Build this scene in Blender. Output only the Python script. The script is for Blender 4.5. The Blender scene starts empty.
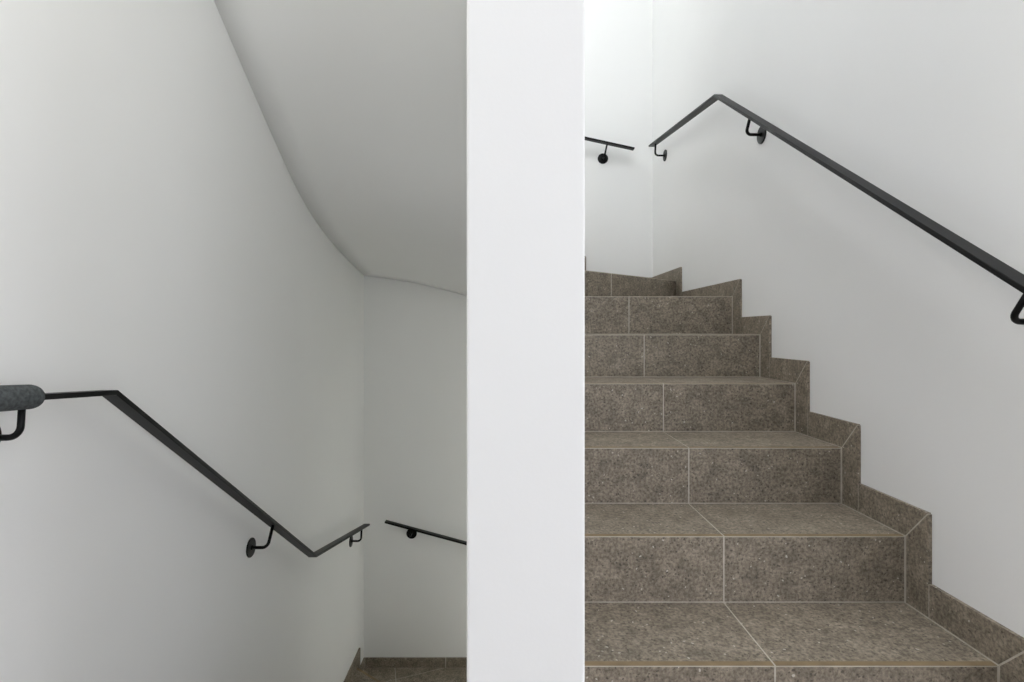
import bpy, bmesh, math
from mathutils import Vector, Matrix

scene = bpy.context.scene
C = scene.collection

# ------------------------------------------------------------------ camera
E = 1.0726                      # eye height over the landing
F = 540.0                       # focal length in pixels of a 1024 px wide frame
cam_data = bpy.data.cameras.new('camera')
cam = bpy.data.objects.new('camera', cam_data)
C.objects.link(cam)
cam.location = (0.0, 0.0, E)
cam.rotation_euler = (math.radians(90), 0, 0)
cam_data.sensor_width = 36.0
cam_data.lens = 36.0 * F / 1024.0
cam_data.shift_x = 9.0 / 1024.0
cam_data.shift_y = -9.0 / 1024.0
cam_data.clip_start = 0.02
scene.camera = cam

# ------------------------------------------------------------------ world, light, exposure
scene.view_settings.view_transform = 'Standard'
scene.view_settings.look = 'None'
scene.view_settings.gamma = 1.0
scene.view_settings.exposure = 0.0
scene.view_settings.use_curve_mapping = False
scene.cycles.use_denoising = True
scene.cycles.max_bounces = 16
scene.cycles.diffuse_bounces = 12
scene.cycles.sample_clamp_indirect = 4.0

world = bpy.data.worlds.new('sky')
scene.world = world
world.use_nodes = True
world.node_tree.nodes['Background'].inputs[0].default_value = (0.75, 0.85, 1.0, 1)
world.node_tree.nodes['Background'].inputs[1].default_value = 1.0

WIN_X0, WIN_X1 = -0.72, 0.80    # the stack of stairwell windows behind the camera
Y_REAR = -2.6


def window_light(name, x0, x1, z0, z1, power, color):
    d = bpy.data.lights.new(name, 'AREA')
    d.shape = 'RECTANGLE'
    d.size, d.size_y = x1 - x0, z1 - z0
    d.energy = power
    d.color = color
    o = bpy.data.objects.new(name, d)
    C.objects.link(o)
    o.location = ((x0 + x1) / 2, Y_REAR + 0.02, (z0 + z1) / 2)
    o.rotation_euler = (math.radians(90), 0, 0)     # faces +y
    return o


L1 = window_light('daylight_landing_window', WIN_X0 + 0.08, WIN_X1 - 0.08, 0.98, 2.22, 0.8, (0.97, 1.0, 0.98))
L3 = window_light('daylight_lower_window', WIN_X0 + 0.08, WIN_X1 - 0.08, -1.87, -0.63, 315.0, (0.97, 1.0, 0.98))


def area_light(name, loc, rot, sx, sy, power, color):
    d = bpy.data.lights.new(name, 'AREA')
    d.shape = 'RECTANGLE'
    d.size, d.size_y = sx, sy
    d.energy = power
    d.color = color
    o = bpy.data.objects.new(name, d)
    C.objects.link(o)
    o.location = loc
    o.rotation_euler = [math.radians(a) for a in rot]
    return o


L6 = area_light('hall_side_fill', (2.6, Y_REAR + 0.02, 1.3), (90, 0, 0), 2.0, 2.0, 58.0, (0.98, 0.98, 1.05))  # fill light set at the added window in the hall's near wall
# side fill at the added hall end window, and daylight through the roof window
L4 = area_light('hall_end_fill', (4.38, -0.3, 1.3), (0, 90, 0), 2.0, 2.0, 55.0, (0.99, 0.98, 1.03))
L5 = area_light('daylight_roof_window', (-0.22, 1.25, 5.38), (0, 0, 0), 1.1, 1.5, 164.0, (0.985, 1.0, 1.03))
# fill light added over the landing, left of the camera, without a fixture
ld = bpy.data.lights.new('landing_fill', 'POINT')
ld.energy = 8.6
ld.shadow_soft_size = 0.12
ld.color = (1.0, 1.0, 0.92)
lo_ = bpy.data.objects.new('landing_fill', ld)
C.objects.link(lo_)
lo_.location = (-0.62, 0.5, 2.2)

# ------------------------------------------------------------------ measures
XL, XR, YB = -1.004, 1.078, 3.894       # left wall, right wall, back wall
PL, PR, PF, PE = -0.0540, 0.1215, 0.80, 2.90   # partition faces and ends
ZLOW, ZTOP = -2.83, 5.40
HALL_Y1 = 0.78                          # the opening to the added hall ends here
GO, RI = 0.27, 0.177                    # going and rise of the upper flight


# ------------------------------------------------------------------ materials
def new_mat(name):
    m = bpy.data.materials.new(name)
    m.use_nodes = True
    nt = m.node_tree
    return m, nt, nt.nodes['Principled BSDF']


def nd(nt, t, **kw):
    n = nt.nodes.new(t)
    for k, v in kw.items():
        setattr(n, k, v)
    return n


def plaster():
    m, nt, b = new_mat('white_plaster')
    b.inputs['Roughness'].default_value = 0.75
    b.inputs['Specular IOR Level'].default_value = 0.25
    tc = nd(nt, 'ShaderNodeTexCoord')
    n1 = nd(nt, 'ShaderNodeTexNoise')
    n1.inputs['Scale'].default_value = 1.3
    n1.inputs['Detail'].default_value = 3
    cr = nd(nt, 'ShaderNodeValToRGB')
    cr.color_ramp.elements[0].position = 0.3
    cr.color_ramp.elements[0].color = (0.835, 0.838, 0.830, 1)
    cr.color_ramp.elements[1].position = 0.7
    cr.color_ramp.elements[1].color = (0.860, 0.862, 0.856, 1)
    nt.links.new(tc.outputs['Object'], n1.inputs['Vector'])
    nt.links.new(n1.outputs['Fac'], cr.inputs['Fac'])
    nt.links.new(cr.outputs['Color'], b.inputs['Base Color'])
    n2 = nd(nt, 'ShaderNodeTexNoise')
    n2.inputs['Scale'].default_value = 160
    n2.inputs['Detail'].default_value = 2
    bp = nd(nt, 'ShaderNodeBump')
    bp.inputs['Strength'].default_value = 0.06
    bp.inputs['Distance'].default_value = 0.002
    nt.links.new(tc.outputs['Object'], n2.inputs['Vector'])
    nt.links.new(n2.outputs['Fac'], bp.inputs['Height'])
    nt.links.new(bp.outputs['Normal'], b.inputs['Normal'])
    return m


def stone():
    m, nt, b = new_mat('grey_brown_stone_tile')
    b.inputs['Roughness'].default_value = 0.5
    b.inputs['Specular IOR Level'].default_value = 0.35
    L = nt.links.new
    tc = nd(nt, 'ShaderNodeTexCoord')
    # broad clouds
    n1 = nd(nt, 'ShaderNodeTexNoise')
    n1.inputs['Scale'].default_value = 22
    n1.inputs['Detail'].default_value = 7
    n1.inputs['Roughness'].default_value = 0.6
    c1 = nd(nt, 'ShaderNodeValToRGB')
    c1.color_ramp.elements[0].position = 0.32
    c1.color_ramp.elements[0].color = (0.196, 0.167, 0.131, 1)
    c1.color_ramp.elements[1].position = 0.70
    c1.color_ramp.elements[1].color = (0.345, 0.295, 0.234, 1)
    # mid grain
    n2 = nd(nt, 'ShaderNodeTexNoise')
    n2.inputs['Scale'].default_value = 115
    n2.inputs['Detail'].default_value = 4
    n2.inputs['Roughness'].default_value = 0.7
    c2 = nd(nt, 'ShaderNodeValToRGB')
    c2.color_ramp.elements[0].position = 0.36
    c2.color_ramp.elements[0].color = (0.52, 0.51, 0.49, 1)
    c2.color_ramp.elements[1].position = 0.66
    c2.color_ramp.elements[1].color = (1.32, 1.32, 1.31, 1)
    mx = nd(nt, 'ShaderNodeMix', data_type='RGBA', blend_type='MULTIPLY')
    mx.inputs['Factor'].default_value = 1.0
    # dark pits
    v1 = nd(nt, 'ShaderNodeTexVoronoi')
    v1.inputs['Scale'].default_value = 105
    v1.inputs['Randomness'].default_value = 1.0
    k1 = nd(nt, 'ShaderNodeMath', operation='LESS_THAN')
    k1.inputs[1].default_value = 0.29
    s1 = nd(nt, 'ShaderNodeSeparateColor')
    g1 = nd(nt, 'ShaderNodeMath', operation='GREATER_THAN')
    g1.inputs[1].default_value = 0.62
    a1 = nd(nt, 'ShaderNodeMath', operation='MULTIPLY')
    a1b = nd(nt, 'ShaderNodeMath', operation='MULTIPLY')
    a1b.inputs[1].default_value = 0.62
    mp = nd(nt, 'ShaderNodeMix', data_type='RGBA')
    mp.inputs[7].default_value = (0.045, 0.038, 0.03, 1)
    # pale flecks
    v2 = nd(nt, 'ShaderNodeTexVoronoi')
    v2.inputs['Scale'].default_value = 85
    k2 = nd(nt, 'ShaderNodeMath', operation='LESS_THAN')
    k2.inputs[1].default_value = 0.21
    s2 = nd(nt, 'ShaderNodeSeparateColor')
    g2 = nd(nt, 'ShaderNodeMath', operation='GREATER_THAN')
    g2.inputs[1].default_value = 0.90
    a2 = nd(nt, 'ShaderNodeMath', operation='MULTIPLY')
    a2b = nd(nt, 'ShaderNodeMath', operation='MULTIPLY')
    a2b.inputs[1].default_value = 0.6
    mf = nd(nt, 'ShaderNodeMix', data_type='RGBA')
    mf.inputs[7].default_value = (0.75, 0.71, 0.63, 1)
    dn = nd(nt, 'ShaderNodeTexNoise')
    dn.inputs['Scale'].default_value = 40
    dm = nd(nt, 'ShaderNodeMix', data_type='RGBA', blend_type='ADD')
    dm.inputs['Factor'].default_value = 0.02
    L(tc.outputs['Object'], dn.inputs['Vector'])
    L(tc.outputs['Object'], dm.inputs[6])
    L(dn.outputs['Color'], dm.inputs[7])
    L(tc.outputs['Object'], n1.inputs['Vector'])
    L(tc.outputs['Object'], n2.inputs['Vector'])
    L(dm.outputs[2], v1.inputs['Vector'])
    L(dm.outputs[2], v2.inputs['Vector'])
    L(n1.outputs['Fac'], c1.inputs['Fac'])
    L(n2.outputs['Fac'], c2.inputs['Fac'])
    L(c1.outputs['Color'], mx.inputs[6])
    L(c2.outputs['Color'], mx.inputs[7])
    L(v1.outputs['Distance'], k1.inputs[0])
    L(v1.outputs['Color'], s1.inputs[0])
    L(s1.outputs[0], g1.inputs[0])
    L(k1.outputs[0], a1.inputs[0])
    L(g1.outputs[0], a1.inputs[1])
    L(a1.outputs[0], a1b.inputs[0])
    L(a1b.outputs[0], mp.inputs['Factor'])
    L(mx.outputs[2], mp.inputs[6])
    L(v2.outputs['Distance'], k2.inputs[0])
    L(v2.outputs['Color'], s2.inputs[0])
    L(s2.outputs[0], g2.inputs[0])
    L(k2.outputs[0], a2.inputs[0])
    L(g2.outputs[0], a2.inputs[1])
    L(a2.outputs[0], a2b.inputs[0])
    L(a2b.outputs[0], mf.inputs['Factor'])
    L(mp.outputs[2], mf.inputs[6])
    L(mf.outputs[2], b.inputs['Base Color'])
    return m


def plain(name, col, rough, spec=0.5, metal=0.0, noise=None):
    m, nt, b = new_mat(name)
    b.inputs['Roughness'].default_value = rough
    b.inputs['Specular IOR Level'].default_value = spec
    b.inputs['Metallic'].default_value = metal
    sc, amp = noise or (40, 0.06)
    tc = nd(nt, 'ShaderNodeTexCoord')
    n = nd(nt, 'ShaderNodeTexNoise')
    n.inputs['Scale'].default_value = sc
    n.inputs['Detail'].default_value = 3
    cr = nd(nt, 'ShaderNodeValToRGB')
    cr.color_ramp.elements[0].position = 0.3
    cr.color_ramp.elements[1].position = 0.7
    cr.color_ramp.elements[0].color = tuple(c * (1 - amp) for c in col) + (1,)
    cr.color_ramp.elements[1].color = tuple(c * (1 + amp) for c in col) + (1,)
    nt.links.new(tc.outputs['Object'], n.inputs['Vector'])
    nt.links.new(n.outputs['Fac'], cr.inputs['Fac'])
    nt.links.new(cr.outputs['Color'], b.inputs['Base Color'])
    return m


M_WALL = plaster()
M_STONE = stone()
M_GROUT = plain('pale_grout', (0.54, 0.50, 0.43), 0.85, 0.2, noise=(30, 0.12))
M_NOSE = plain('ochre_tile_edge', (0.25, 0.185, 0.105), 0.6, 0.3, noise=(25, 0.15))
M_BLACK = plain('black_powder_coat', (0.0035, 0.004, 0.004), 0.40, 0.2, noise=(300, 0.1))
M_FOAM = plain('grey_foam', (0.080, 0.088, 0.090), 0.95, 0.15, noise=(160, 0.35))
M_FRAME = plain('white_window_frame', (0.75, 0.75, 0.75), 0.4)
M_GLASS, _nt, _b = new_mat('window_glass')
_b.inputs['Base Color'].default_value = (0.95, 0.98, 1.0, 1)
_b.inputs['Roughness'].default_value = 0.0
_b.inputs['Transmission Weight'].default_value = 1.0
_b.inputs['IOR'].default_value = 1.1


# ------------------------------------------------------------------ mesh helpers
def prism(bm, pts, off, mi=0):
    """extrude the planar polygon pts (3-D points) by the vector off"""
    off = Vector(off)
    a = [bm.verts.new(Vector(p)) for p in pts]
    b = [bm.verts.new(Vector(p) + off) for p in pts]
    n = len(pts)
    fs = [bm.faces.new(a), bm.faces.new(list(reversed(b)))]
    for i in range(n):
        j = (i + 1) % n
        fs.append(bm.faces.new((a[j], a[i], b[i], b[j])))
    for f in fs:
        f.material_index = mi
    return fs


def box(bm, x0, x1, y0, y1, z0, z1, mi=0):
    prism(bm, [(x0, y0, z0), (x1, y0, z0), (x1, y1, z0), (x0, y1, z0)], (0, 0, z1 - z0), mi)


def link(name, bm, mats, parent=None, bevel=0.0, smooth=False):
    bmesh.ops.recalc_face_normals(bm, faces=bm.faces)
    root = Vector((0, 0, 0))
    q = parent
    while q is not None:
        root += q.location
        q = q.parent
    bmesh.ops.translate(bm, verts=bm.verts, vec=-root)
    me = bpy.data.meshes.new(name)
    bm.to_mesh(me)
    bm.free()
    for m in (mats if isinstance(mats, (list, tuple)) else [mats]):
        me.materials.append(m)
    if smooth:
        for p in me.polygons:
            p.use_smooth = True
    o = bpy.data.objects.new(name, me)
    C.objects.link(o)
    if parent is not None:
        o.parent = parent
    if bevel:
        md = o.modifiers.new('bevel', 'BEVEL')
        md.width = bevel
        md.segments = 3
        md.limit_method = 'ANGLE'
    return o


def thing(name, label, cat, loc=(0, 0, 0), group=None):
    o = bpy.data.objects.new(name, None)
    C.objects.link(o)
    o.location = loc
    o.empty_display_size = 0.1
    o['label'] = label
    o['category'] = cat
    if group:
        o['group'] = group
    return o


def struct(name, bm, mats, label=None, bevel=0.0, smooth=False):
    o = link(name, bm, mats, bevel=bevel, smooth=smooth)
    o['kind'] = 'structure'
    o['category'] = name.split('_')[0]
    o['label'] = label or LABELS[name]
    return o


LABELS = {
    'wall_front': 'white plaster wall of the landing behind the camera',
    'wall_added_hall_far': 'white wall of the added side hall, next to the first step',
    'wall_added_hall_near': 'white wall of the added side hall, far from the stairs',
    'wall_added_hall_end': 'white wall at the far end of the added side hall, around its tall window',
    'floor_added_hall': 'stone floor of the added side hall',
    'ceiling_added_hall': 'white ceiling of the added side hall',
    'window_1': 'lowest of the three landing windows, below the floor of the landing',
    'window_2': 'window of the landing behind the camera',
    'window_3': 'topmost landing window, above the upper landing',
    'window_4': 'tall two-pane window added for light at the end of the side hall',
    'window_6': 'wide two-pane window added for light in the near wall of the side hall',
    'window_5': 'roof window over the stairwell',
}


def clip(poly, a, b, c):
    """keep the part of a 2-D polygon with a*x + b*y <= c"""
    out = []
    n = len(poly)
    for i in range(n):
        p, q = poly[i], poly[(i + 1) % n]
        fp, fq = a * p[0] + b * p[1] - c, a * q[0] + b * q[1] - c
        if fp <= 0:
            out.append(p)
        if (fp < 0 < fq) or (fq < 0 < fp):
            t = fp / (fp - fq)
            out.append((p[0] + t * (q[0] - p[0]), p[1] + t * (q[1] - p[1])))
    return out


# ------------------------------------------------------------------ the room shell
T = 0.2
bm = bmesh.new(); box(bm, XL - T, XL, Y_REAR - T, YB + T, ZLOW, ZTOP)
struct('wall_left', bm, M_WALL, 'white plaster wall along the descending flight')
bm = bmesh.new()
box(bm, XR, XR + T, HALL_Y1, YB + T, ZLOW, ZTOP)
box(bm, XR, XR + T, Y_REAR - T, HALL_Y1, 2.45, ZTOP)
box(bm, XR, XR + T, Y_REAR - T, HALL_Y1, ZLOW, -0.18)
struct('wall_right', bm, M_WALL, 'white plaster wall along the ascending flight')
bm = bmesh.new(); box(bm, XL, XR, YB, YB + T, ZLOW, ZTOP)
struct('wall_back', bm, M_WALL, 'white plaster wall at the far end of the stairwell')
bm = bmesh.new(); box(bm, PL, PR, PF, PE, ZLOW, ZTOP)
struct('wall_center', bm, M_WALL, 'white partition wall between the two flights, seen end-on', bevel=0.004)

# unseen hall and windows added right of the landing to let in side light
HX0, HX1 = XR, 4.4
bm = bmesh.new(); box(bm, HX0 + T, HX1, HALL_Y1, HALL_Y1 + T, -0.18, 2.63)
struct('wall_added_hall_far', bm, M_WALL)
SX0, SX1, SZ0, SZ1 = 1.5, 3.7, 0.2, 2.4      # added window in the hall's near wall
bm = bmesh.new()
box(bm, HX0 + T, SX0, Y_REAR - T, Y_REAR, -0.18, 2.63); box(bm, SX1, HX1, Y_REAR - T, Y_REAR, -0.18, 2.63)
box(bm, SX0, SX1, Y_REAR - T, Y_REAR, -0.18, SZ0); box(bm, SX0, SX1, Y_REAR - T, Y_REAR, SZ1, 2.63)
struct('wall_added_hall_near', bm, M_WALL)
bm = bmesh.new()
w = 0.06
xm = (SX0 + SX1) / 2
y0, y1 = Y_REAR - 0.13, Y_REAR - 0.07
for a, b in ((SX0, SX0 + w), (xm - w / 2, xm + w / 2), (SX1 - w, SX1)):
    box(bm, a, b, y0, y1, SZ0, SZ1)
for a, b in ((SX0 + w, xm - w / 2), (xm + w / 2, SX1 - w)):
    box(bm, a, b, y0, y1, SZ0, SZ0 + w); box(bm, a, b, y0, y1, SZ1 - w, SZ1)
    box(bm, a, b, Y_REAR - 0.104, Y_REAR - 0.096, SZ0 + w, SZ1 - w, 1)
struct('window_6', bm, [M_FRAME, M_GLASS])
HW = (-1.35, 0.75, 0.25, 2.35)     # added window in the hall's end wall: y0, y1, z0, z1
bm = bmesh.new()
box(bm, HX1, HX1 + T, Y_REAR - T, HW[0], -0.18, 2.63)
box(bm, HX1, HX1 + T, HW[1], HALL_Y1 + T, -0.18, 2.63)
box(bm, HX1, HX1 + T, HW[0], HW[1], -0.18, HW[2])
box(bm, HX1, HX1 + T, HW[0], HW[1], HW[3], 2.63)
struct('wall_added_hall_end', bm, M_WALL)
bm = bmesh.new(); box(bm, HX0, HX1, Y_REAR, HALL_Y1, -0.18, 0.0)
struct('floor_added_hall', bm, M_STONE)
bm = bmesh.new(); box(bm, HX0 + T, HX1, Y_REAR, HALL_Y1, 2.63, 2.78)
struct('ceiling_added_hall', bm, M_WALL)
bm = bmesh.new()
w = 0.06
xa, xb = HX1 + 0.07, HX1 + 0.13
ym = (HW[0] + HW[1]) / 2
box(bm, xa, xb, HW[0], HW[0] + w, HW[2], HW[3]); box(bm, xa, xb, HW[1] - w, HW[1], HW[2], HW[3])
box(bm, xa, xb, ym - w / 2, ym + w / 2, HW[2] + w, HW[3] - w)
box(bm, xa, xb, HW[0] + w, HW[1] - w, HW[2], HW[2] + w); box(bm, xa, xb, HW[0] + w, HW[1] - w, HW[3] - w, HW[3])
box(bm, xa + .026, xa + .034, HW[0] + w, HW[1] - w, HW[2] + w, HW[3] - w, 1)
struct('window_4', bm, [M_FRAME, M_GLASS])

# wall behind the camera with two window openings one over the other
wins = [(-1.95, -0.55), (0.90, 2.30), (3.70, 5.10)]
bm = bmesh.new()
box(bm, XL, WIN_X0, Y_REAR - T, Y_REAR, ZLOW, ZTOP)
box(bm, WIN_X1, XR, Y_REAR - T, Y_REAR, ZLOW, ZTOP)
zz = [ZLOW] + [z for w in wins for z in w] + [ZTOP]
for i in range(0, len(zz), 2):
    box(bm, WIN_X0, WIN_X1, Y_REAR - T, Y_REAR, zz[i], zz[i + 1])
struct('wall_front', bm, M_WALL)
for i, (z0, z1) in enumerate(wins):
    bm = bmesh.new()
    w = 0.06
    y0, y1 = Y_REAR - 0.13, Y_REAR - 0.07
    box(bm, WIN_X0, WIN_X0 + w, y0, y1, z0, z1)
    box(bm, WIN_X1 - w, WIN_X1, y0, y1, z0, z1)
    box(bm, WIN_X0 + w, WIN_X1 - w, y0, y1, z0, z0 + w)
    box(bm, WIN_X0 + w, WIN_X1 - w, y0, y1, z1 - w, z1)
    box(bm, WIN_X0 + w, WIN_X1 - w, Y_REAR - 0.104, Y_REAR - 0.096, z0 + w, z1 - w, 1)
    struct('window_%d' % (i + 1), bm, [M_FRAME, M_GLASS])

# landing, upper landing, roof
bm = bmesh.new()
prism(bm, [(XL, Y_REAR, 0), (XR, Y_REAR, 0), (XR, 0.894, 0), (0.03, 0.894, 0), (0.03, 1.05, 0), (XL, 1.05, 0)], (0, 0, -0.18))
struct('floor', bm, M_STONE, 'landing floor')
bm = bmesh.new()
prism(bm, [(XL, Y_REAR, 2.63), (XR, Y_REAR, 2.63), (XR, 0.60, 2.63), (0.03, 0.60, 2.63), (0.03, 1.25, 2.63), (XL, 1.25, 2.63)], (0, 0, 0.20))
struct('ceiling_landing', bm, M_WALL, 'underside of the upper landing')
RX0, RX1, RY0, RY1 = -0.82, 0.38, 0.45, 2.05        # roof window opening
bm = bmesh.new()
box(bm, XL - T, XR + T, Y_REAR - T, RY0, ZTOP, ZTOP + 0.15)
box(bm, XL - T, XR + T, RY1, YB + T, ZTOP, ZTOP + 0.15)
box(bm, XL - T, RX0, RY0, RY1, ZTOP, ZTOP + 0.15)
box(bm, RX1, XR + T, RY0, RY1, ZTOP, ZTOP + 0.15)
struct('ceiling_top', bm, M_WALL, 'roof of the stairwell')
bm = bmesh.new(); box(bm, XL, XR, Y_REAR, YB, ZLOW - 0.15, ZLOW)
struct('floor_lower', bm, M_STONE, 'floor at the foot of the stairwell')


bm = bmesh.new()
w = 0.05
box(bm, RX0, RX1, RY0, RY0 + w, ZTOP + .05, ZTOP + .11); box(bm, RX0, RX1, RY1 - w, RY1, ZTOP + .05, ZTOP + .11)
box(bm, RX0, RX0 + w, RY0 + w, RY1 - w, ZTOP + .05, ZTOP + .11); box(bm, RX1 - w, RX1, RY0 + w, RY1 - w, ZTOP + .05, ZTOP + .11)
box(bm, RX0 + w, RX1 - w, RY0 + w, RY1 - w, ZTOP + .076, ZTOP + .084, 1)
struct('window_5', bm, [M_FRAME, M_GLASS])


# the winding soffit: underside of the flight that returns over the left side
def catmull(P, n):
    out = []
    P = [Vector(p) for p in P]
    for i in range(len(P) - 1):
        p0, p1, p2, p3 = P[max(i - 1, 0)], P[i], P[i + 1], P[min(i + 2, len(P) - 1)]
        for k in range(n):
            t = k / n
            out.append(0.5 * ((2 * p1) + (p2 - p0) * t + (2 * p0 - 5 * p1 + 4 * p2 - p3) * t * t + (3 * p1 - p0 - 3 * p2 + p3) * t ** 3))
    out.append(P[-1])
    return out


SOFFIT = [  # outer x, y, inner x, y, height over the eye
    (XL, 1.25, PL, 1.25, 1.557), (XL, 1.60, PL, 1.60, 1.329), (XL, 1.90, PL, 1.90, 1.135),
    (XL, 2.25, PL, 2.25, 0.915), (XL, 2.45, PL, 2.40, 0.795), (XL, 2.60, PL, 2.48, 0.712),
    (XL, 2.75, PL, 2.55, 0.645), (XL, 2.915, PL, 2.61, 0.588), (XL, 3.134, PL, 2.67, 0.533),
    (XL, 3.347, PL, 2.71, 0.490), (XL, 3.62, PL, 2.75, 0.447), (XL, YB, PL, 2.80, 0.408)]
SOFFIT2 = [(XL, YB, PL, 2.80, 0.408), (-0.70, YB, PL, 2.83, 0.364), (-0.46, YB, PL, 2.86, 0.312),
           (-0.274, YB, PL, 2.89, 0.262), (0.0, YB, 0.0, PE, 0.19), (0.30, YB, PR, 2.88, 0.13),
           (0.70, YB, PR, 2.82, 0.08), (XR, YB, PR, 2.75, 0.04)]
SOFFIT3 = [(XR, YB, PR, 2.75, 0.04), (XR, 3.3, PR, 2.6, -0.04), (XR, 2.5, PR, 2.45, -0.16),
           (XR, 1.7, PR, 1.7, -0.665), (XR, 0.84, PR, 0.84, -1.23)]
rows = []
for seg in (SOFFIT, SOFFIT2, SOFFIT3):
    o = catmull([(p[0], p[1], p[4]) for p in seg], 6)
    i_ = catmull([(p[2], p[3], p[4]) for p in seg], 6)
    rr = list(zip(o, i_))
    rows += rr if not rows else rr[1:]
bm = bmesh.new()
NC = 8
lo, hi = [], []
for o, i_ in rows:
    pts = [o.lerp(i_, c / NC) + Vector((0, 0, E)) for c in range(NC + 1)]
    lo.append([bm.verts.new(p) for p in pts])
    hi.append([bm.verts.new(p + Vector((0, 0, 0.05))) for p in pts])
for r in range(len(rows) - 1):
    for c in range(NC):
        f = bm.faces.new((lo[r][c], lo[r][c + 1], lo[r + 1][c + 1], lo[r + 1][c])); f.smooth = True
        bm.faces.new((hi[r][c], hi[r + 1][c], hi[r + 1][c + 1], hi[r][c + 1]))
for r in range(len(rows) - 1):
    bm.faces.new((lo[r][0], lo[r + 1][0], hi[r + 1][0], hi[r][0]))
    bm.faces.new((lo[r][NC], hi[r][NC], hi[r + 1][NC], lo[r + 1][NC]))
for r in (0, len(rows) - 1):
    bm.faces.new([lo[r][c] for c in range(NC + 1)] + [hi[r][c] for c in range(NC, -1, -1)])
struct('ceiling', bm, M_WALL, 'white curved soffit winding down over the left flight')

# ------------------------------------------------------------------ stairs
G = 0.002          # half a grout joint
JX = 0.5865         # joint running up the upper flight
SKH, SKW, SKT = 0.086, 0.077, 0.0095     # skirting height, width beside a riser, thickness


def build_tread(parent, poly, front, z, joints):
    """poly: convex footprint (x, y); front: its nosing edge (two points); joints: lines a,b,c cutting the tiles"""
    (x0, y0), (x1, y1) = front
    dx, dy = x1 - x0, y1 - y0
    l = math.hypot(dx, dy)
    cx = sum(p[0] for p in poly) / len(poly); cy = sum(p[1] for p in poly) / len(poly)
    nx, ny = -dy / l, dx / l
    if nx * (cx - x0) + ny * (cy - y0) < 0:
        nx, ny = -nx, -ny
    d0 = nx * x0 + ny * y0
    NW = 0.015
    bm = bmesh.new()
    body = clip(poly, -nx, -ny, -(d0 + 0.0005))
    prism(bm, [(p[0], p[1], z - 0.024) for p in body], (0, 0, 0.0234), 1)      # mortar bed and joints
    nose = bmesh.new()
    tiles = [poly]
    for a, b, c in joints:
        nxt = []
        for t in tiles:
            for q in (clip(t, a, b, c - G), clip(t, -a, -b, -(c + G))):
                if len(q) > 2:
                    nxt.append(q)
        tiles = nxt
    for t in tiles:
        top = clip(t, -nx, -ny, -(d0 + NW))
        if len(top) > 2:
            prism(bm, [(p[0], p[1], z - 0.012) for p in top], (0, 0, 0.012), 0)
        st = clip(clip(t, -nx, -ny, -(d0 - 0.0005)), nx, ny, d0 + NW)
        if len(st) > 2:
            prism(nose, [(p[0], p[1], z - 0.0008) for p in st], (0, 0, 0.0008), 0)
    o = link('tread', bm, [M_STONE, M_GROUT], parent)
    n = link('nosing', nose, [M_NOSE], o)
    n['label'] = 'ochre front edge of the tread'
    return o


def build_riser(parent, a, b, z0, z1, inward, joints, wall_end=False, G=G):
    """riser tile face from a to b (x, y), its thickness going towards the unit vector inward"""
    a, b = Vector(a), Vector(b)
    ix, iy = inward
    bm = bmesh.new()
    prism(bm, [(a.x + ix * .0008, a.y + iy * .0008, z0 - .02), (b.x + ix * .0008, b.y + iy * .0008, z0 - .02),
               (b.x + ix * .0008, b.y + iy * .0008, z1 - .0010), (a.x + ix * .0008, a.y + iy * .0008, z1 - .0010)],
          (ix * 0.016, iy * 0.016, 0), 1)
    # pale joint under the nosing
    prism(bm, [(a.x + ix * .0002, a.y + iy * .0002, z1 - .0032), (b.x + ix * .0002, b.y + iy * .0002, z1 - .0032),
               (b.x + ix * .0002, b.y + iy * .0002, z1 - .0004), (a.x + ix * .0002, a.y + iy * .0002, z1 - .0004)],
          (ix * 0.012, iy * 0.012, 0), 1)
    ts = [0.0] + sorted(joints) + [1.0]
    l = (b - a).length
    for i in range(len(ts) - 1):
        t0 = ts[i] + (G / l if i else 0)
        t1 = ts[i + 1] - (G / l if i < len(ts) - 2 else ((SKT + 0.0035) / l if wall_end else 0))
        p, q = a.lerp(b, t0), a.lerp(b, t1)
        prism(bm, [(p.x, p.y, z0 + .003), (q.x, q.y, z0 + .003), (q.x, q.y, z1 - .0032), (p.x, p.y, z1 - .0032)],
              (ix * 0.012, iy * 0.012, 0), 0)
    return link('riser', bm, [M_STONE, M_GROUT], parent)


def skirt_piece(parent, pts2, to3, nrm, exposed):
    """one skirting tile: pts2 polygon in (s, z) on the wall, nrm = direction into the room;
    exposed = edges that meet the bare wall, all others are grouted joints"""
    n = Vector(nrm)
    m = len(pts2)
    area = sum(pts2[i][0] * pts2[(i + 1) % m][1] - pts2[(i + 1) % m][0] * pts2[i][1] for i in range(m))
    tile, bed = list(pts2), list(pts2)
    for i in range(m):
        (s0, z0), (s1, z1) = pts2[i], pts2[(i + 1) % m]
        l = math.hypot(s1 - s0, z1 - z0)
        a, b = (z1 - z0) / l, -(s1 - s0) / l
        if area < 0:
            a, b = -a, -b
        if i in exposed:
            bed = clip(bed, a, b, a * s0 + b * z0 - 0.002)
        else:
            tile = clip(tile, a, b, a * s0 + b * z0 - (0.003 if i == 1 else 0.002))
    bm = bmesh.new()
    prism(bm, [to3(*p) for p in bed], n * (SKT - 0.0007), 1)
    prism(bm, [to3(*p) for p in tile], n * SKT, 0)
    return link('skirting_tile', bm, [M_STONE, M_GROUT], parent)


def skirt_step(parent, s, z0, z1, s_next, to3, nrm, SKH=SKH):
    """upright tile beside the riser at s (rising towards +s) and the flat tile along the tread up to s_next"""
    m = (s - SKW, z1 + SKH)
    skirt_piece(parent, [(s - SKW, z0), (s, z0), (s, z1), m], to3, nrm, (3,))
    skirt_piece(parent, [(s, z1), (s_next, z1), (s_next, z1 + SKH), m], to3, nrm, (2,))


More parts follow.
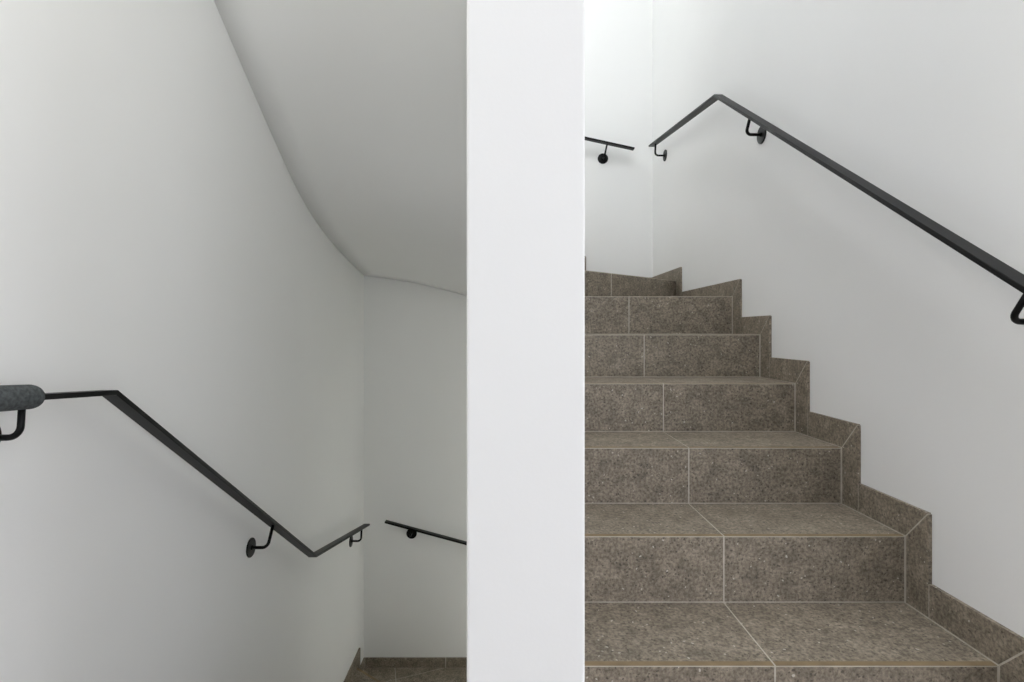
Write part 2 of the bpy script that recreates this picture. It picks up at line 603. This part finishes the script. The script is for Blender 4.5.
# ---- upper flight (right)
up = thing('staircase', 'flight of grey-brown stone-tiled stairs rising on the right of the white partition', 'stairs', (0.6, 0.894, 0))
yk = lambda k: 1.1637 + GO * (k - 1)
zk = lambda k: RI * (k + 1)
Z6, Z7 = zk(6), E + 0.318
R7a, R7b = (PR, 2.5220), (XR, 3.3504)            # winding risers: inner end, wall end
R8a, R8b = (PR, 2.735), (0.592, YB)
ups = []
jx = [(1.0, 0.0, JX), (1.0, 0.0, XR - SKT - 0.001)]
w = XR - PR
for k in range(0, 7):
    build_riser(up, (PR, yk(k)), (XR, yk(k)), zk(k - 1), zk(k), (0, 1), [(JX - PR) / w], True)
for k in range(0, 6):
    build_tread(up, [(PR, yk(k)), (XR, yk(k)), (XR, yk(k + 1) + .01), (PR, yk(k + 1) + .01)], ((PR, yk(k)), (XR, yk(k))), zk(k), jx)


def unit(v):
    l = math.hypot(*v)
    return (v[0] / l, v[1] / l)


n7 = unit((-(R7b[1] - R7a[1]), R7b[0] - R7a[0]))
n8 = unit((-(R8b[1] - R8a[1]), R8b[0] - R8a[0]))
build_tread(up, [(PR, yk(6)), (XR, yk(6)), (XR, R7b[1] + .01), (PR, R7a[1] + .01)], ((PR, yk(6)), (XR, yk(6))), Z6, jx)
build_riser(up, R7a, R7b, Z6, Z7, n7, [(JX - PR) / w], True, 0.0035)
build_tread(up, [R7a, R7b, (XR, YB), (R8b[0] - .01, YB), (PR, R8a[1] + .03)], (R7a, R7b), Z7, jx)
Z8, Z9, Z10 = Z7 + RI, Z7 + 2 * RI, Z7 + 3 * RI
build_riser(up, R8a, R8b, Z7, Z8, n8, [])
R9a, R9b = (0.06, PE + 0.02), (-0.50, YB)
build_tread(up, [R8a, R8b, R9b, R9a, (PR, PE + 0.02)], (R8a, R8b), Z8, [])
n9 = unit((-(R9b[1] - R9a[1]), R9b[0] - R9a[0]))
build_riser(up, R9a, R9b, Z8, Z9, n9, [])
build_tread(up, [R9a, R9b, (XL, YB), (XL, 3.45), (PL, 2.95)], (R9a, R9b), Z9, [])

to_r = lambda s, z: (XR, s, z)
for k in range(0, 7):
    nxt = yk(k + 1) - SKW if k < 6 else R7b[1] - 0.10
    skirt_step(up, yk(k), zk(k - 1), zk(k), nxt, to_r, (-1, 0, 0), {5: 0.077, 6: 0.073}.get(k, SKH))
s7 = R7b[1]
m = (s7 - 0.10, Z7 + SKH - 0.012)
skirt_piece(up, [(s7 - 0.10, Z6), (s7, Z6), (s7, Z7), m], to_r, (-1, 0, 0), (3,))
skirt_piece(up, [(s7, Z7), (YB, Z7), (YB, Z7 + SKH - 0.012), m], to_r, (-1, 0, 0), (2,))
to_b = lambda s, z: (-s, YB, z)                 # back wall, rising to the left
skirt_piece(up, [(-XR + SKT, Z7), (-R8b[0] - SKW, Z7), (-R8b[0] - SKW, Z7 + SKH - .012), (-XR + SKT, Z7 + SKH - .012)], to_b, (0, -1, 0), (2,))
skirt_step(up, -R8b[0] + SKW * 0.92, Z7, Z8 - 0.034, 0.5 - SKW, to_b, (0, -1, 0))

# ---- lower flight (left), going down away from the camera
dn = thing('staircase', 'flight of dark stone-tiled stairs going down on the left below the soffit', 'stairs', (-0.5, 1.05, 0))
RD = 0.17
ys = [1.05 + 0.265 * i for i in range(6)]
yj = -0.56
wl = PL - XL
for i in range(6):
    y = ys[i]
    build_riser(dn, (XL, y), (PL, y), -RD * (i + 1), -RD * i, (0, -1), [(yj - XL) / wl])
ZT = [-RD * i for i in range(7)] + [-1.214] + [E - 2.4175, E - 2.4175 - RD]
for i in range(1, 6):
    build_tread(dn, [(XL, ys[i]), (PL, ys[i]), (PL, ys[i - 1] - .01), (XL, ys[i - 1] - .01)], ((XL, ys[i]), (PL, ys[i])), ZT[i], [(1, 0, yj)])
A6a, A6b = (XL, 2.98), (PL, 2.66)
A7a, A7b = (XL, 3.690), (PL, 2.945)
A8a, A8b = (-0.10, YB), (-0.02, 2.96)
build_tread(dn, [A6a, A6b, (PL, ys[5] - .01), (XL, ys[5] - .01)], (A6a, A6b), ZT[6], [(1, 0, yj)])
build_riser(dn, A6a, A6b, ZT[7], ZT[6], unit((-(A6a[1] - A6b[1]), -(A6b[0] - A6a[0]))), [])
build_tread(dn, [A7a, A7b, (PL, A6b[1] - .01), (XL, A6a[1] - .01)], (A7a, A7b), ZT[7], [(1, 0, yj)])
build_riser(dn, A7a, A7b, ZT[8], ZT[7], unit((-(A7a[1] - A7b[1]), -(A7b[0] - A7a[0]))), [])
# last visible winder, cut by a straight and a slanting joint
ja = unit((-(0.155), 0.43))
build_tread(dn, [A8a, A8b, (PL, 2.935), (XL, 3.68), (XL, YB)], (A8a, A8b), ZT[8], [(0.969, 0.246, 0.969 * -0.774 + 0.246 * 3.87), (-0.372, 0.928, -0.372 * -0.428 + 0.928 * 3.885)])
build_riser(dn, A8a, A8b, ZT[9], ZT[8], (-1, 0), [])
build_tread(dn, [(0.12, 2.92), (0.6, YB), (-0.11, YB), (-0.03, 2.95)], ((0.12, 2.92), (0.6, YB)), ZT[9], [])

to_l = lambda s, z: (XL, -s, z)
for i in range(6):
    nxt = -(ys[i - 1]) - SKW if i > 0 else 2.5
    skirt_step(dn, -ys[i], ZT[i + 1], ZT[i], nxt, to_l, (1, 0, 0))
skirt_step(dn, -A6a[1], ZT[7], ZT[6], -ys[5] - SKW, to_l, (1, 0, 0))
skirt_step(dn, -A7a[1], ZT[8], ZT[7], -A6a[1] - SKW, to_l, (1, 0, 0))
H8 = 0.072
skirt_piece(dn, [(-YB, ZT[8]), (-A7a[1] - SKW, ZT[8]), (-A7a[1] - SKW, ZT[8] + H8), (-YB, ZT[8] + H8)], to_l, (1, 0, 0), (2,))
to_b2 = lambda s, z: (s, YB, z)
skirt_piece(dn, [(XL + SKT, ZT[8]), (-0.412, ZT[8]), (-0.412, ZT[8] + H8), (XL + SKT, ZT[8] + H8)], to_b2, (0, -1, 0), (2,))
skirt_piece(dn, [(-0.412, ZT[8]), (-0.02, ZT[8]), (-0.02, ZT[8] + H8), (-0.412, ZT[8] + H8)], to_b2, (0, -1, 0), (2,))


# ------------------------------------------------------------------ handrails
RW, RT = 0.040, 0.012           # flat bar: width and thickness
OFF = 0.068                     # bar centre to wall


def offset_line(P, d):
    """mitred parallel of a 2-D polyline at distance d (to the left of its direction)"""
    out = []
    n = len(P)
    for i in range(n):
        def nrm(a, b):
            l = math.hypot(b[0] - a[0], b[1] - a[1])
            return Vector((-(b[1] - a[1]) / l, (b[0] - a[0]) / l))
        if i == 0:
            v = nrm(P[0], P[1])
        elif i == n - 1:
            v = nrm(P[-2], P[-1])
        else:
            a, b = nrm(P[i - 1], P[i]), nrm(P[i], P[i + 1])
            h = (a + b).normalized()
            v = h / h.dot(a)
        out.append((P[i][0] + v.x * d, P[i][1] + v.y * d))
    return out


def make_rail(parent, P, to3, nrm):
    """P in (s, z); to3 maps to the wall plane; nrm points into the room"""
    n = Vector(nrm)
    bm = bmesh.new()
    up_, lo_ = offset_line(P, RT / 2), offset_line(P, -RT / 2)
    base = n * (OFF - RW / 2)
    for i in range(len(P) - 1):
        prism(bm, [Vector(to3(*q)) + base for q in (lo_[i], lo_[i + 1], up_[i + 1], up_[i])], n * RW)
    bmesh.ops.remove_doubles(bm, verts=bm.verts, dist=1e-5)
    inner = [f for f in bm.faces if all(len(e.link_faces) > 2 for e in f.edges)]
    bmesh.ops.delete(bm, geom=inner, context='FACES')
    return link('rail', bm, M_BLACK, parent, bevel=0.0015)


def make_bracket(parent, s, P, to3, nrm, DROP, skew=0.0):
    """curved arm square to the bar, ending in a round wall plate; s = where it meets the bar"""
    n = Vector(nrm)
    for i in range(len(P) - 1):
        a, b = P[i], P[i + 1]
        if min(a[0], b[0]) <= s <= max(a[0], b[0]):
            t = (s - a[0]) / (b[0] - a[0])
            z = a[1] + t * (b[1] - a[1])
            l = math.hypot(b[0] - a[0], b[1] - a[1])
            tz, ts = (b[1] - a[1]) / l, (b[0] - a[0]) / l
            if ts < 0:
                tz, ts = -tz, -ts
            break
    dvec = (tz, -ts)                                        # square to the bar, downwards
    e = (s + dvec[0] * DROP, z + dvec[1] * DROP)
    top = Vector(to3(s + dvec[0] * RT / 2, z + dvec[1] * RT / 2)) + n * OFF
    corner = Vector(to3(*e)) + n * OFF
    wall = Vector(to3(e[0] + skew, e[1]))
    r = 0.022
    u, v = (top - corner).normalized(), (wall - corner).normalized()
    path = [top, corner + u * r]
    for k in range(1, 8):
        a = k / 8 * math.pi / 2
        path.append(corner + u * r + v * r - (v * r) * math.cos(a) - (u * r) * math.sin(a))
    path += [corner + v * r, wall + n * 0.006]
    bm = bmesh.new()
    w_ = u.cross(v).normalized()
    rings = []
    NS = 14
    for i, p in enumerate(path):
        t = (path[min(i + 1, len(path) - 1)] - path[max(i - 1, 0)]).normalized()
        q = t.cross(w_).normalized()
        rings.append([bm.verts.new(p + (w_ * math.cos(2 * math.pi * k / NS) + q * math.sin(2 * math.pi * k / NS)) * 0.0062) for k in range(NS)])
    for i in range(len(rings) - 1):
        for k in range(NS):
            f = bm.faces.new((rings[i][k], rings[i][(k + 1) % NS], rings[i + 1][(k + 1) % NS], rings[i + 1][k]))
            f.smooth = True
    bm.faces.new(rings[0]); bm.faces.new(rings[-1])
    arm = link('bracket', bm, M_BLACK, parent)
    # round plate, slightly domed rim
    bm = bmesh.new()
    x = Vector((0, 0, 1))
    y = n.cross(x)
    prof = [(0.0375, 0.0), (0.0375, 0.004), (0.0360, 0.0055), (0.0100, 0.0060), (0.0100, 0.0095), (0.0085, 0.0105)]
    NS = 40
    rg = []
    for rad, h in prof:
        rg.append([bm.verts.new(wall + n * h + (x * math.cos(2 * math.pi * k / NS) + y * math.sin(2 * math.pi * k / NS)) * rad) for k in range(NS)])
    for i in range(len(rg) - 1):
        for k in range(NS):
            bm.faces.new((rg[i][k], rg[i][(k + 1) % NS], rg[i + 1][(k + 1) % NS], rg[i + 1][k]))
    bm.faces.new(rg[0]); bm.faces.new(rg[-1])
    link('wall_plate', bm, M_BLACK, arm)
    return arm


def handrail(label, P, to3, nrm, brackets):
    h = thing('handrail', label, 'handrail', to3(*P[0]), group='black wall handrails')
    make_rail(h, P, to3, nrm)
    for b_ in brackets:
        make_bracket(h, b_[0], P, to3, nrm, *b_[1:])
    return h


PRT = [(0.45, E + 0.1027 - 0.683 * 0.6113), (2.536, E + 1.1097), (3.673, E + 1.2647)]
handrail('longest black handrail, rising with the stairs along the right wall', PRT, to_r, (-1, 0, 0),
         [(1.033, .076), (2.204, .075), (3.576, .080)])
PBU = [(0.2, E + 1.374 + 0.219 * 0.372), (0.928, E + 1.296)]
handrail('short black handrail high on the back wall, right of the partition', PBU, to_b2, (0, -1, 0), [(0.739, .090)])
to_l2 = lambda s, z: (XL, s, z)
PLT = [(0.25, E - 0.0727), (1.284, E - 0.144), (2.658, E - 1.1027), (3.718, E - 1.3256)]
hl = handrail('bent black handrail with a grey foam sleeve, going down the left wall', PLT, to_l2, (1, 0, 0),
              [(1.052, .0764, -.007), (2.199, .091), (3.577, .084)])
PBL = [(-0.8345, E - 1.342), (0.25, E - 1.342 - 0.27 * 1.0845)]
handrail('short black handrail low on the back wall, left of the partition', PBL, to_b2, (0, -1, 0), [(-0.643, .0605)])

# grey foam sleeve pushed over the level end of the left handrail
bm = bmesh.new()
y0, y1 = 0.40, 1.086
zc = lambda y: E - 0.0727 - 0.069 * (y - 0.25) + 0.001
NS = 40
R = 0.0245
prof = [(0.0, 0.016)] + [(0.022 * (1 - math.cos(a)), R - 0.013 + 0.013 * math.sin(a)) for a in [k * math.pi / 16 for k in range(1, 9)]]
ring_spec = [(y0 + h, r) for h, r in prof] + [(y1 - h, r) for h, r in reversed(prof)]
rg = []
for y, r in ring_spec:
    rg.append([bm.verts.new((XL + OFF + r * math.cos(2 * math.pi * k / NS), y, zc(y) + r * math.sin(2 * math.pi * k / NS))) for k in range(NS)])
for i in range(len(rg) - 1):
    for k in range(NS):
        f = bm.faces.new((rg[i][k], rg[i][(k + 1) % NS], rg[i + 1][(k + 1) % NS], rg[i + 1][k]))
        f.smooth = True
bm.faces.new(rg[0]); bm.faces.new(rg[-1])
fs = link('foam_sleeve', bm, M_FOAM, hl)
fs['label'] = 'grey foam sleeve over the level end'
